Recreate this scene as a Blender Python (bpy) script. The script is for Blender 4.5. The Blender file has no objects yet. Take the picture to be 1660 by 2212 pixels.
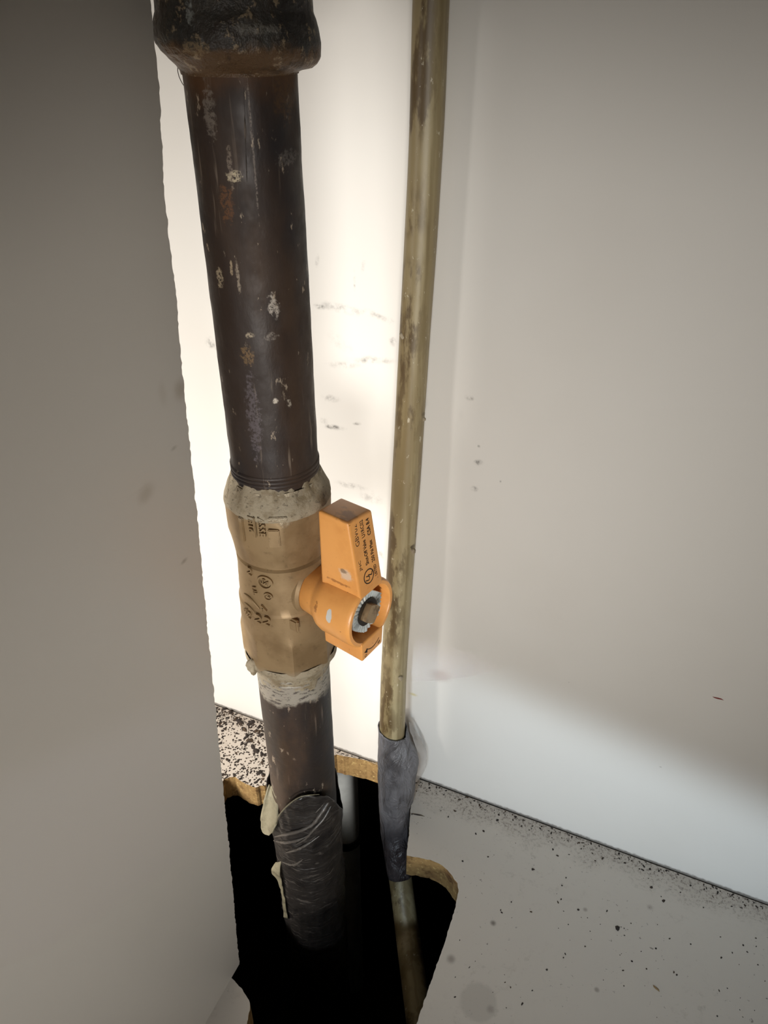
import bpy, bmesh, math, random
from mathutils import Vector, Matrix, noise

random.seed(7)
scene = bpy.context.scene
C = scene.collection
R = math.radians

# ------------------------------------------------------------------ camera
# world: X along the back wall, Y into the wall, Z up, cabinet floor at z = 0
F_PX, PITCH, YAW, H = 1662.0, R(33.2), R(23.75), 0.42
cam_d = bpy.data.cameras.new('camera')
cam = bpy.data.objects.new('camera', cam_d)
C.objects.link(cam)
cam.location = (0, 0, H)
cam.rotation_euler = (math.pi/2 - PITCH, 0, YAW)
cam_d.sensor_fit = 'VERTICAL'
cam_d.sensor_height = 36.0
cam_d.lens = 36.0*F_PX/2212.0
cam_d.clip_start = 0.005
scene.camera = cam

# ------------------------------------------------------------------ world and lights
w = bpy.data.worlds.new('world'); scene.world = w; w.use_nodes = True
bg = w.node_tree.nodes['Background']
bg.inputs[0].default_value = (1.0, 0.95, 0.88, 1); bg.inputs[1].default_value = 0.20

def area(name, loc, target, sx, sy, power, col, spread=180):
    l = bpy.data.lights.new(name, 'AREA'); l.shape = 'RECTANGLE'
    l.size, l.size_y, l.energy, l.color, l.spread = sx, sy, power, col, R(spread)
    o = bpy.data.objects.new(name, l); C.objects.link(o)
    o.location = loc
    o.rotation_euler = (Vector(target)-Vector(loc)).to_track_quat('-Z', 'Y').to_euler()
    return o
# lamp standing in the neighbouring compartment, left of the cut partition
area('compartment_lamp', (-0.38, -0.18, 0.32), (-0.19, 0.29, 0.02), 0.22, 0.14, 1.75, (1.0, 0.955, 0.90), 100)
# low sun-bright kitchen window in front of the cabinet
area('kitchen_window', (0.15, -1.25, 0.93), (0.03, 0.30, 0.10), 0.24, 0.06, 0.27, (0.72, 0.87, 1.0), 20)
# added fill spot out of view; its soft cone darkens the frame corners
sl = bpy.data.lights.new('added_fill_spot', 'SPOT'); sl.energy = 50.0; sl.color = (1.0, 0.965, 0.915)
sl.spot_size = R(29); sl.spot_blend = 1.0; sl.shadow_soft_size = 0.16
so = bpy.data.objects.new('added_fill_spot', sl); C.objects.link(so); so.location = (0.34, -0.83, 0.20)
so.rotation_euler = (Vector((-0.15, 0.27, 0.230))-so.location).to_track_quat('-Z', 'Y').to_euler()

vs = scene.view_settings
vs.view_transform = 'Standard'; vs.look = 'None'; vs.gamma = 1.0
vs.use_curve_mapping = False
vs.exposure = 0.0

# ------------------------------------------------------------------ pixel helpers (1660 x 2212)
E1, E2 = math.cos(YAW), math.sin(YAW)
def ray(u, v):
    x = (u-830)/F_PX; yi = (1106-v)/F_PX
    cy = math.cos(PITCH)+yi*math.sin(PITCH); cz = -math.sin(PITCH)+yi*math.cos(PITCH)
    return Vector((x*E1-cy*E2, x*E2+cy*E1, cz))
EYE = Vector((0, 0, H))
def on_z(u, v, z=0.0):
    d = ray(u, v); return EYE+d*((z-H)/d.z)
def on_y(u, v, y):
    d = ray(u, v); return EYE+d*(y/d.y)
def on_x(u, v, x):
    d = ray(u, v); return EYE+d*(x/d.x)
WALL_Y = on_z(905, 1681).y*0.5 + on_z(1500, 1893).y*0.5
PIPE = Vector((-0.1428, 0.2201))
def fwd(): return Vector((-E2, E1))
CD = PIPE.dot(fwd())
def zt(v):                       # height on the pipe axis seen at pixel row v
    yi = (1106-v)/F_PX
    cy = math.cos(PITCH)+yi*math.sin(PITCH); cz = -math.sin(PITCH)+yi*math.cos(PITCH)
    return H+cz*CD/cy
def on_pipe(u, v, r):            # point on a cylinder round the pipe axis
    d = ray(u, v); a = d.x*d.x+d.y*d.y
    b = -(d.x*PIPE.x+d.y*PIPE.y)*2; c = PIPE.length_squared-r*r
    disc = max(b*b-4*a*c, 0)
    t = (-b-math.sqrt(disc))/(2*a)
    return EYE+d*t

# ------------------------------------------------------------------ materials
def lin(c):
    c = c/255.0
    return c/12.92 if c <= 0.04045 else ((c+0.055)/1.055)**2.4
def rgb(r, g, b): return (lin(r), lin(g), lin(b), 1)

class Mat:
    def __init__(s, name, rough=0.5, metal=0.0, spec=0.5):
        s.m = bpy.data.materials.new(name); s.m.use_nodes = True
        s.nt = s.m.node_tree; s.b = s.nt.nodes['Principled BSDF']
        s.b.inputs['Roughness'].default_value = rough
        s.b.inputs['Metallic'].default_value = metal
        s.b.inputs['Specular IOR Level'].default_value = spec
        s.tc = s.nt.nodes.new('ShaderNodeTexCoord')
        s.col = None; s.h = None
    def n(s, t, **k):
        nd = s.nt.nodes.new(t)
        for a, b in k.items(): setattr(nd, a, b)
        return nd
    def l(s, a, b): s.nt.links.new(a, b)
    def vec(s, scale=(1, 1, 1), loc=(0, 0, 0)):
        m = s.n('ShaderNodeMapping'); m.inputs['Scale'].default_value = scale
        m.inputs['Location'].default_value = loc
        s.l(s.tc.outputs['Object'], m.inputs['Vector']); return m.outputs[0]
    def noise(s, scale, detail=4, rough=0.6, stretch=(1, 1, 1), loc=(0, 0, 0), dist=0.0):
        key = (scale, detail, rough, stretch, loc, dist)
        if not hasattr(s, 'nc'): s.nc = {}
        if key in s.nc: return s.nc[key]
        t = s.n('ShaderNodeTexNoise'); t.inputs['Scale'].default_value = scale
        t.inputs['Detail'].default_value = detail; t.inputs['Roughness'].default_value = rough
        t.inputs['Distortion'].default_value = dist
        s.l(s.vec(stretch, loc), t.inputs['Vector']); s.nc[key] = t.outputs['Fac']; return t.outputs['Fac']
    def ramp(s, val, lo, hi, a=0.0, b=1.0):
        r = s.n('ShaderNodeMapRange'); r.interpolation_type = 'SMOOTHSTEP'
        for i, x in zip(range(1, 5), (lo, hi, a, b)): r.inputs[i].default_value = x
        s.l(val, r.inputs[0]); return r.outputs[0]
    def math(s, op, a, b=None):
        m = s.n('ShaderNodeMath', operation=op)
        for i, x in enumerate((a, b)):
            if x is None: continue
            if isinstance(x, (int, float)): m.inputs[i].default_value = x
            else: s.l(x, m.inputs[i])
        return m.outputs[0]
    def base(s, c):
        r = s.n('ShaderNodeRGB'); r.outputs[0].default_value = c; s.col = r.outputs[0]; return s
    def over(s, fac, c):
        m = s.n('ShaderNodeMix', data_type='RGBA')
        if isinstance(fac, (int, float)): m.inputs[0].default_value = fac
        else: s.l(fac, m.inputs[0])
        s.l(s.col, m.inputs[6]); m.inputs[7].default_value = c
        s.col = m.outputs[2]; return s
    def spot(s, c, r, rot=(0, 0, 0), soft=0.5, wob=0.0, wscale=60):
        m = s.n('ShaderNodeMapping', vector_type='TEXTURE')
        m.inputs['Location'].default_value = c; m.inputs['Rotation'].default_value = rot
        m.inputs['Scale'].default_value = r
        s.l(s.tc.outputs['Object'], m.inputs['Vector'])
        ln = s.n('ShaderNodeVectorMath', operation='LENGTH'); s.l(m.outputs[0], ln.inputs[0])
        d = ln.outputs['Value']
        if wob:
            d = s.math('ADD', d, s.math('MULTIPLY', s.math('SUBTRACT', s.noise(wscale), 0.5), wob))
        return s.ramp(d, 1.0-soft, 1.0, 1.0, 0.0)
    def zmask(s, lo, hi, wob=0.0, scale=80, stretch=(1, 1, 1)):     # 0 below lo, 1 above hi
        sx = s.n('ShaderNodeSeparateXYZ'); s.l(s.tc.outputs['Object'], sx.inputs[0])
        z = sx.outputs[2]
        if wob: z = s.math('ADD', z, s.math('MULTIPLY', s.math('SUBTRACT', s.noise(scale, stretch=stretch), 0.5), wob))
        return s.ramp(z, lo, hi)
    def bump(s, val, strength=0.3, dist=0.001):
        b = s.n('ShaderNodeBump'); b.inputs['Strength'].default_value = strength
        b.inputs['Distance'].default_value = dist
        s.l(val, b.inputs['Height'])
        if s.h: s.l(s.h, b.inputs['Normal'])
        s.h = b.outputs[0]; return s
    def rough(s, val): s.l(val, s.b.inputs['Roughness']); return s
    def done(s):
        if s.col: s.l(s.col, s.b.inputs['Base Color'])
        if s.h: s.l(s.h, s.b.inputs['Normal'])
        return s.m

WX, WZ = WALL_Y, 0
def wall_mark(M, u, v, ru, rv, ang, col, k, soft=0.9, nz=260, lo=0.36, hi=0.74, wob=0.8):
    p = on_y(u, v, WALL_Y)
    sc = 2.55e-4
    f = M.spot(p, (ru*sc, 0.01, rv*sc*1.25), (0, R(ang), 0), soft, wob, 90)
    g = M.ramp(M.noise(nz, 5, 0.7), lo, hi)
    M.over(M.math('MULTIPLY', M.math('MULTIPLY', f, g), k), col)

def white_board(name, c=(212, 209, 203), rough=0.48):
    M = Mat(name, rough, spec=0.45).base(rgb(*c))
    M.over(M.math('MULTIPLY', M.ramp(M.noise(9, 3), 0.4, 0.75), 0.12), rgb(186, 178, 166))
    M.bump(M.noise(1500, 2), 0.06, 0.0002)
    return M

DK = rgb(38, 34, 30)
Mw = white_board('white_back_panel')
for a in [(745, 668, 62, 9, 4, DK, .55), (820, 684, 46, 7, 14, DK, .45), (690, 663, 16, 5, 0, DK, .9),
          (800, 778, 62, 8, -8, DK, .60), (745, 788, 50, 8, -8, DK, .40), (850, 738, 10, 9, 0, DK, .7),
          (766, 605, 3, 20, 0, DK, .8), (786, 570, 5, 18, 10, DK, .4), (686, 565, 6, 12, 10, DK, .4),
          (712, 860, 26, 8, 0, DK, .55), (722, 923, 36, 6, -4, DK, .95), (700, 910, 14, 8, 0, DK, .5), (770, 915, 14, 4, -6, DK, .6),
          (760, 1050, 55, 8, 0, DK, .55), (800, 1075, 40, 16, 0, DK, .35), (790, 1105, 30, 9, 0, DK, .4),
          (822, 1200, 10, 14, 0, DK, .8), (455, 740, 16, 12, 0, DK, .9), (470, 752, 10, 8, 0, DK, .6),
          (1015, 860, 11, 6, 0, DK, .9), (1035, 964, 4, 3, 0, DK, .9), (1034, 999, 13, 7, -12, DK, 1.0),
          (1025, 1056, 10, 6, 0, DK, .8), (1082, 1040, 3, 3, 0, DK, .7), (735, 740, 40, 14, 30, DK, .18),
          (1428, 1657, 4, 2, 0, DK, .8), (1230, 1474, 3, 2, 0, DK, .7), (860, 1430, 14, 10, 0, DK, .25)]:
    wall_mark(Mw, *a)
wall_mark(Mw, 952, 1460, 40, 22, -10, rgb(150, 120, 112), .30, lo=.2, hi=.5, nz=40)
wall_mark(Mw, 893, 1500, 16, 6, 0, rgb(190, 176, 110), .7, lo=.2, hi=.5, nz=60)
# grime along the foot of the wall
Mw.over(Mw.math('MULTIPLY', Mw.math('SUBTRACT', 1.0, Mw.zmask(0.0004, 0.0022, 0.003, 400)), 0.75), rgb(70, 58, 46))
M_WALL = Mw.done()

Mp = white_board('white_partition', (188, 182, 173), 0.38)
PX = -0.1534
for (u, v, ru, rv, k, cc) in [(390, 842, 14, 22, .55, (120, 98, 66)), (352, 850, 8, 26, .22, (120, 98, 66)),
                              (316, 1066, 16, 20, .45, (112, 96, 70)), (398, 1212, 8, 6, .6, (70, 60, 46)),
                              (376, 968, 7, 5, .5, (90, 76, 55)), (505, 2150, 16, 12, .5, (80, 62, 44)), (300, 1060, 22, 4, .08, (100, 90, 70))]:
    p = on_x(u, v, PX); sc = 1.9e-4
    f = Mp.spot(p, (0.01, ru*sc*1.9, rv*sc*1.2), (0, 0, 0), 0.9, 0.5, 160)
    Mp.over(Mp.math('MULTIPLY', f, k*.62), rgb(*cc))
M_PART = Mp.done()

Mf = white_board('white_floor_board', (188, 178, 166), 0.5)
sp1 = Mf.math('MULTIPLY', Mf.ramp(Mf.noise(420, 3, 0.7), 0.64, 0.70), Mf.ramp(Mf.noise(22, 3), 0.42, 0.62))
Mf.over(Mf.math('MULTIPLY', sp1, 0.8), rgb(54, 44, 36))
sp2 = Mf.math('MULTIPLY', Mf.ramp(Mf.noise(160, 4, 0.75), 0.52, 0.72), Mf.ramp(Mf.noise(14, 2, loc=(3, 1, 0)), 0.42, 0.65))
Mf.over(Mf.math('MULTIPLY', sp2, 0.30), rgb(110, 96, 82))
for (u, v, r_, k, cc, soft) in [(1035, 2165, 46, .20, (96, 86, 76), .25), (1066, 1994, 9, .7, (60, 48, 40), .95),
                                (975, 2072, 14, .5, (74, 60, 50), .95), (1290, 2138, 8, .5, (80, 66, 56), .8),
                                (1405, 1960, 10, .35, (80, 66, 56), .9), (1265, 1965, 7, .45, (80, 66, 56), .9), (1060, 2180, 12, .3, (70, 60, 50), .9)]:
    p = on_z(u, v); e = (on_z(u+r_, v)-p).length
    Mf.over(Mf.math('MULTIPLY', Mf.spot(p, (e, e, 0.01), soft=soft, wob=0.5, wscale=140), k), rgb(*cc))
# dirt band along the joint with the wall
sy = Mf.n('ShaderNodeSeparateXYZ'); Mf.l(Mf.tc.outputs['Object'], sy.inputs[0])
yy = Mf.math('ADD', sy.outputs[1], Mf.math('MULTIPLY', Mf.math('SUBTRACT', Mf.noise(60), 0.5), 0.03))
band = Mf.ramp(yy, WALL_Y-0.022, WALL_Y-0.002)
gr = Mf.ramp(Mf.noise(500, 4, 0.8), 0.50, 0.62)
Mf.over(Mf.math('MULTIPLY', Mf.math('MULTIPLY', band, gr), 0.75), rgb(50, 40, 34))
Mf.over(Mf.math('MULTIPLY', band, 0.22), rgb(120, 104, 88))
M_FLOOR = Mf.done()

M = Mat('particle_board_core', 0.85).base(rgb(150, 120, 74))
M.over(M.ramp(M.noise(180, 5, 0.7), 0.45, 0.72), rgb(108, 80, 44))
M.over(M.math('MULTIPLY', M.ramp(M.noise(420, 3), 0.55, 0.7), .7), rgb(196, 168, 110))
M.over(M.math('MULTIPLY', M.ramp(M.noise(45, 3), 0.55, 0.7), .6), rgb(84, 46, 24))
M.bump(M.noise(400, 5, 0.7), 0.6, 0.001)
M_CORE = M.done()

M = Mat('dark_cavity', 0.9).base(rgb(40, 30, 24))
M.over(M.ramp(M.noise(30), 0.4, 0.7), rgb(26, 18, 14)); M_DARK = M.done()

def iron(name, tint=(50, 40, 35)):
    M = Mat(name, 0.5, 0.1, 0.4).base(rgb(*tint))
    M.over(M.ramp(M.noise(38, 5, 0.6, (1, 1, .35)), 0.42, 0.68), rgb(66, 50, 38))
    M.over(M.ramp(M.noise(24, 4, 0.6, (1, 1, .5), (2, 0, 0)), 0.50, 0.66), rgb(36, 32, 33))
    return M
def flecks(M, k=1.0):
    f = M.math('MULTIPLY', M.ramp(M.noise(260, 4, 0.65, (1, 1, .45)), 0.635, 0.69), M.ramp(M.noise(30, 2, loc=(5, 0, 2)), 0.42, 0.58))
    M.over(M.math('MULTIPLY', f, 0.75*k), rgb(168, 152, 132))
    s = M.math('MULTIPLY', M.ramp(M.noise(420, 3, 0.6, (1, 1, .06)), 0.60, 0.70), M.ramp(M.noise(20, 2, loc=(1, 4, 2)), 0.42, 0.6))
    M.over(M.math('MULTIPLY', s, 0.45*k), rgb(150, 134, 118))

M = iron('black_iron_pipe')
def pipe_spot(M, u, v, ru, rv, col, k, rr=.0167, wob=2.2, soft=.45, ang=0):
    p = on_pipe(u, v, rr); sc = .00018
    M.over(M.math('MULTIPLY', M.spot(p, (ru*sc, 0.006, rv*sc*1.15), (0, R(ang), YAW), soft, wob, 600), M.math('MULTIPLY', M.ramp(M.noise(1000, 4, .7), .38, .56), k*.9)), rgb(*col))
# rust under the coupling
M.over(M.math('MULTIPLY', M.zmask(zt(230), zt(120), 0.03, 60), 0.75), rgb(92, 62, 36))
for a in [(505, 381, 13, 10, (205, 190, 160), .9), (497, 360, 5, 30, (150, 135, 120), .6), (452, 240, 12, 40, (128, 118, 108), .7),
          (475, 600, 8, 18, (170, 155, 130), .8), (592, 660, 10, 22, (190, 180, 168), .9), (585, 728, 14, 8, (140, 130, 120), .6), (625, 340, 28, 12, (110, 104, 98), .5),
          (545, 300, 2, 120, (140, 128, 118), .55), (549, 900, 16, 90, (120, 112, 118), .45), (535, 770, 14, 20, (150, 120, 80), .5),  # the tall greyish spot is a highlight painted on the pipe
          (515, 600, 4, 30, (180, 165, 145), .6), (540, 725, 10, 5, (190, 175, 150), .7), (595, 865, 6, 6, (210, 200, 185), .9), (625, 872, 5, 8, (170, 160, 145), .8),
          (490, 440, 14, 30, (108, 72, 44), .8), (618, 200, 30, 40, (84, 60, 34), .6), (500, 580, 3, 14, (190, 170, 140), .7)]:
    pipe_spot(M, *a)
flecks(M)
M.bump(M.noise(300, 4, 0.6, (1, 1, .5)), 0.25, 0.0006)
M.rough(M.ramp(M.noise(70, 4), 0.35, 0.7, 0.45, 0.70))
M.b.inputs['Metallic'].default_value = 0.1; M.b.inputs['Specular IOR Level'].default_value = 0.4
M_PIPE = M.done()

M_SEAM = Mat('seam_scratch', 0.6).base(rgb(112, 102, 94)).done()
M = iron('rusty_lower_pipe', (38, 31, 27))
M.over(M.math('MULTIPLY', M.ramp(M.noise(60, 4, .6, (1, 1, .4), (0, 3, 1)), .5, .66), .6), rgb(72, 54, 38))
# smeared sealant below the valve
M.over(M.math('MULTIPLY', M.zmask(zt(1476), zt(1462), 0.016, 110), 0.92), rgb(150, 143, 130))
M.over(M.math('MULTIPLY', M.math('MULTIPLY', M.zmask(zt(1476), zt(1462), 0.012, 110), M.ramp(M.noise(260, 4, .7, (1, 1, 2.5)), .52, .6)), .8), rgb(52, 44, 38))
flecks(M, .8)
M.bump(M.noise(300, 4, 0.6), 0.3, 0.0006)
M_PIPE2 = M.done()

M = iron('malleable_iron', (58, 56, 52))
M.over(M.ramp(M.noise(60, 5, .65), .5, .7), rgb(38, 36, 34))
M.over(M.math('MULTIPLY', M.ramp(M.noise(130, 5, .7, loc=(3, 2, 1)), .52, .66), .55), rgb(86, 78, 68))
M.over(M.math('MULTIPLY', M.math('SUBTRACT', 1.0, M.zmask(zt(110), zt(85), 0.012, 90)), .85), rgb(100, 74, 48))
M.over(M.math('MULTIPLY', M.ramp(M.noise(110, 5, .7, loc=(1, 5, 2)), .50, .62), .6), rgb(48, 38, 30))
M.over(M.math('MULTIPLY', M.ramp(M.noise(240, 4, .7), .57, .66), .65), rgb(160, 140, 112))
pipe_spot(M, 405, 20, 8, 22, (150, 152, 146), .7, .0232)
pipe_spot(M, 560, 62, 50, 7, (120, 116, 108), .6, .0232)
pipe_spot(M, 420, 105, 26, 12, (150, 128, 96), .6, .0232)
M.bump(M.noise(120, 5, 0.65), 0.9, 0.0022)
M_COUP = M.done()

M = Mat('dull_brass', 0.50, 0.35, 0.45).base(rgb(148, 125, 92))
M.over(M.ramp(M.noise(60, 4), 0.42, 0.7), rgb(128, 105, 74))
M.over(M.math('MULTIPLY', M.ramp(M.noise(300, 4, .7), .58, .7), .5), rgb(108, 88, 62))
sealm = M.zmask(zt(1074), zt(1052), 0.012, 120)
M.over(M.math('MULTIPLY', sealm, .85), rgb(160, 150, 130))
M.over(M.math('MULTIPLY', M.math('MULTIPLY', sealm, M.ramp(M.noise(420, 4, .7), .52, .62)), .7), rgb(84, 72, 56))
M.over(M.math('MULTIPLY', M.math('SUBTRACT', 1.0, M.zmask(zt(1398), zt(1380), 0.010, 120)), .45), rgb(168, 160, 144))
M.bump(M.noise(700, 3), 0.10, 0.0004)
M.bump(M.math('MULTIPLY', sealm, M.noise(320, 5, .7)), 0.55, 0.0012)
M_BRASS = M.done()

M = Mat('thread_sealant', 0.75).base(rgb(150, 139, 118))
M.over(M.ramp(M.noise(140, 5, .7), .45, .65), rgb(122, 108, 84))
M.over(M.math('MULTIPLY', M.ramp(M.noise(420, 4, .7, (1, 1, 1.5)), .58, .66), .6), rgb(70, 60, 47))
M.bump(M.noise(350, 5, .7), .5, .001)
M_SEAL = M.done()

# valve frame: n along the stem, m sideways, z up
TH = math.atan2(-0.2123, 0.9773)
VN, VM = Vector((math.cos(TH), math.sin(TH), 0)), Vector((-math.sin(TH), math.cos(TH), 0))
VZ = H-0.1997
VO = Vector((PIPE.x, PIPE.y, VZ))
def vw(s, m, h): return VO+VN*s+VM*m+Vector((0, 0, h))

M = Mat('orange_enamel', 0.36, 0.0, 0.45).base(rgb(234, 166, 92))
M.over(M.math('MULTIPLY', M.ramp(M.noise(70, 4), .4, .75), .35), rgb(196, 122, 54))
M.over(M.math('MULTIPLY', M.ramp(M.noise(520, 3, .6), .70, .735), .85), rgb(92, 52, 28))
def hspot(s, m, h, r, col, k, wob=.8, soft=.5, sc=300):
    M.over(M.math('MULTIPLY', M.spot(vw(s, m, h), r, (0, 0, TH), soft, wob*1.6, sc*1.6), k), rgb(*col))
hspot(.0395, -.0073, .0210, (.0038, .002, .0030), (214, 196, 176), .75, sc=260)
hspot(.0385, -.0073, .0222, (.0020, .002, .0012), (110, 88, 66), .7, 1.3, sc=700)
hspot(.0360, -.0142, .0035, (.0014, .004, .0033), (208, 208, 204), 1.0, .5, .15, 300)
hspot(.0300, -.0130, -.0100, (.0030, .003, .0016), (120, 66, 40), .6, 1.2, sc=300)
hspot(.0290, -.0135, .0040, (.0010, .004, .0030), (112, 60, 30), .6, 1.4, sc=500)
hspot(.0360, -.0073, .0155, (.0080, .003, .0007), (130, 74, 38), .6, 1.4, sc=400)
hspot(.0400, 0, .0450, (.0080, .009, .0012), (150, 100, 58), .7, 1.0, sc=160)  # lever top painted darker, as shade on its upper face
M.bump(M.noise(900, 3), .12, .0003)
M_ORANGE = M.done()

M = Mat('zinc', 0.36, 0.45).base(rgb(214, 222, 222)); M.over(M.ramp(M.noise(300), .5, .7), rgb(160, 168, 168)); M_ZINC = M.done()
M = Mat('stem_brass', 0.42, 0.7).base(rgb(176, 150, 116)); M.over(M.ramp(M.noise(260), .45, .7), rgb(128, 104, 76)); M_STEM = M.done()
M = Mat('black_steel_and_shade', 0.5, 0.4).base(rgb(38, 32, 26)); M_BLK = M.done()
M_INK = Mat('black_ink', 0.6).base(rgb(34, 24, 18)).done()

M = Mat('yellowed_plastic', 0.45, 0.0, 0.4).base(rgb(158, 145, 112))
M.over(M.math('MULTIPLY', M.ramp(M.noise(160, 3, .5, (1, 1, .03)), .46, .58), .6), rgb(122, 106, 74))
bl = M.math('MULTIPLY', M.ramp(M.noise(120, 5, .65, (1, 1, .28)), .47, .58), M.ramp(M.noise(26, 2, loc=(0, 2, 4)), .36, .52))
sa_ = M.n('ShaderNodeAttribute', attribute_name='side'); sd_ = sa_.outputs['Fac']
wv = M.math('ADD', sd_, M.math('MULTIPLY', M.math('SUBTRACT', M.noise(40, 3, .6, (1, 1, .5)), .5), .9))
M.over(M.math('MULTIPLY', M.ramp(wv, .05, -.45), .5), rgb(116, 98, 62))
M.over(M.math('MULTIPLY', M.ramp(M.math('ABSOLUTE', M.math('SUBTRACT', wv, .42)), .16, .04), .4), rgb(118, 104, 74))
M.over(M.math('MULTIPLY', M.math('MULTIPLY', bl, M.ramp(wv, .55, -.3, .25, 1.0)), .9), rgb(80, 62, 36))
M.over(M.math('MULTIPLY', M.ramp(M.noise(420, 4, .7, (1, 1, .5)), .64, .70), .6), rgb(212, 204, 182))
M.bump(M.noise(200, 4, .6, (1, 1, .5)), .25, .0006)
M_TUBE = M.done()

M = Mat('grey_tape', 0.42, 0, 0.5).base(rgb(108, 106, 108))
M.over(M.ramp(M.noise(90, 4, .6, (1, 1, .4)), .42, .68), rgb(70, 67, 68))
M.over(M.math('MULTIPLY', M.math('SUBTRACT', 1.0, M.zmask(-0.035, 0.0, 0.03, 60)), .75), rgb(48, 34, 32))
M.bump(M.noise(90, 4, .55, (1, 1, .45), dist=1.6), 1.0, .004)
M_TAPE = M.done()

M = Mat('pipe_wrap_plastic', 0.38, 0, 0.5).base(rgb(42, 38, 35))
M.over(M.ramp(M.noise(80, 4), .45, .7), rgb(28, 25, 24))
sb = M.math('MULTIPLY', M.ramp(M.noise(150, 5, .7, (.5, .5, 2.2), dist=1.0), .56, .66), M.zmask(-0.09, -0.03, .03, 50))  # pale streaks fade out downward, painting the hole's shade into the wrap
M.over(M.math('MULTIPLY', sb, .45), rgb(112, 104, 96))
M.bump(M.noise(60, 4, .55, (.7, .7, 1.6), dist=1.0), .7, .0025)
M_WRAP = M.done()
M_FOLD = Mat('plastic_fold', 0.35).base(rgb(78, 72, 66)).done()
M = Mat('pale_torn_plastic', 0.5).base(rgb(116, 109, 88)); M.over(M.ramp(M.noise(120, 4), .45, .68), rgb(84, 78, 62))
M.bump(M.noise(160, 4), .6, .0015); M_FLAP = M.done()

M = Mat('clear_film', 0.25).base(rgb(205, 200, 196)); M.b.inputs['Alpha'].default_value = 0.30; M_FILM = M.done()
M = Mat('grey_pvc', 0.4).base(rgb(212, 216, 214)); M.over(M.ramp(M.noise(40), .5, .7), rgb(196, 200, 198)); M_PVC = M.done()
M = Mat('black_grit', 0.9).base(rgb(40, 32, 27)); M.over(M.ramp(M.noise(220), .5, .66), rgb(74, 58, 42)); M_GRIT = M.done()
M_RED = Mat('red_chip', 0.6).base(rgb(130, 50, 46)).done()
M_WOODCH = Mat('wood_splinter', 0.8).base(rgb(120, 96, 60)).done()
M_HAIR = Mat('dark_fibre', 0.7).base(rgb(70, 60, 52)).done()

# ------------------------------------------------------------------ mesh helpers
def link(name, me, mats, parent=None, smooth=None):
    o = bpy.data.objects.new(name, me); C.objects.link(o)
    for m in (mats if isinstance(mats, (list, tuple)) else [mats]): me.materials.append(m)
    if smooth is not None:
        for p in me.polygons: p.use_smooth = True
        me.set_sharp_from_angle(angle=R(smooth))
    if parent: o.parent = parent
    return o
def from_bm(name, bm, mats, parent=None, smooth=None):
    bmesh.ops.recalc_face_normals(bm, faces=bm.faces)
    me = bpy.data.meshes.new(name); bm.to_mesh(me); bm.free()
    return link(name, me, mats, parent, smooth)
def loft(rings, closed=True, cap0=True, cap1=True, bm=None):
    bm = bm or bmesh.new(); n = len(rings[0]); vr = [[bm.verts.new(p) for p in r] for r in rings]
    for a, b in zip(vr[:-1], vr[1:]):
        for i in range(n if closed else n-1):
            j = (i+1) % n
            bm.faces.new((a[i], a[j], b[j], b[i]))
    if cap0: bm.faces.new(vr[0])
    if cap1: bm.faces.new(vr[-1][::-1])
    return bm
def box(bm, lo, hi, mi=0):
    vsn = [bm.verts.new((x, y, z)) for x in (lo[0], hi[0]) for y in (lo[1], hi[1]) for z in (lo[2], hi[2])]
    for f in ((0, 1, 3, 2), (4, 6, 7, 5), (0, 4, 5, 1), (2, 3, 7, 6), (0, 2, 6, 4), (1, 5, 7, 3)):
        bm.faces.new([vsn[i] for i in f]).material_index = mi
    return bm
def tag(o, label=None, cat=None, group=None, kind=None):
    for k, v in (('label', label), ('category', cat), ('group', group), ('kind', kind)):
        if v: o[k] = v
    return o
def thing(name, loc, label, cat, group=None):
    o = bpy.data.objects.new(name, None); C.objects.link(o); o.location = loc
    o.empty_display_size = 0.01
    return tag(o, label, cat, group)
def adopt(o, parent):            # parent while the mesh keeps world coordinates
    o.parent = parent
    o.matrix_parent_inverse = Matrix.Translation(-Vector(parent.location)) if parent.parent is None else Matrix.Identity(4)
    return o
def cyl_ring(cx, cy, z, r, n=64, f=None):
    out = []
    for i in range(n):
        a = 2*math.pi*i/n
        rr = r if f is None else f(a, z, r)
        out.append(Vector((cx+rr*math.cos(a), cy+rr*math.sin(a), z)))
    return out
def nz(p, s): return noise.noise(Vector(p)*s)

# ------------------------------------------------------------------ setting
# back wall panel
bm = box(bmesh.new(), (-0.75, WALL_Y, -0.019), (0.48, WALL_Y+0.016, 0.74))
tag(from_bm('wall_back', bm, M_WALL), 'white melamine back panel with black scuff marks behind the pipes', kind='structure')
# the cabinet floor with the sawn hole
THK = 0.019
hole_px = [(484, 1683), (496, 1679), (508, 1678), (518, 1686), (527, 1690), (540, 1697), (552, 1701), (562, 1697), (572, 1697), (584, 1690),
           (610, 1672), (650, 1652), (690, 1637), (727, 1630), (770, 1638), (817, 1648), (850, 1662), (874, 1682), (886, 1710), (888, 1745), (884, 1800), (879, 1847),
           (905, 1853), (930, 1858), (949, 1865), (964, 1876), (976, 1890), (988, 1907), (991, 1922), (987, 1945), (981, 1972),
           (958, 2045), (930, 2125), (902, 2206), (888, 2244), (850, 2264), (700, 2270), (570, 2260), (536, 2240), (534, 2212), (541, 2166), (524, 2137), (480, 2090), (450, 1990), (450, 1850), (466, 1720)]
hole = [on_z(u, v) for u, v in hole_px]
fine = []
for a, b in zip(hole, hole[1:]+hole[:1]):
    k = max(1, int((b-a).length/0.0012))
    for i in range(k):
        p = a.lerp(b, i/k)
        fine.append(p+Vector((nz(p, 420), nz(p+Vector((9, 3, 1)), 420), 0))*0.0005)
bm = bmesh.new()
GAP = 0.0011
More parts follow.
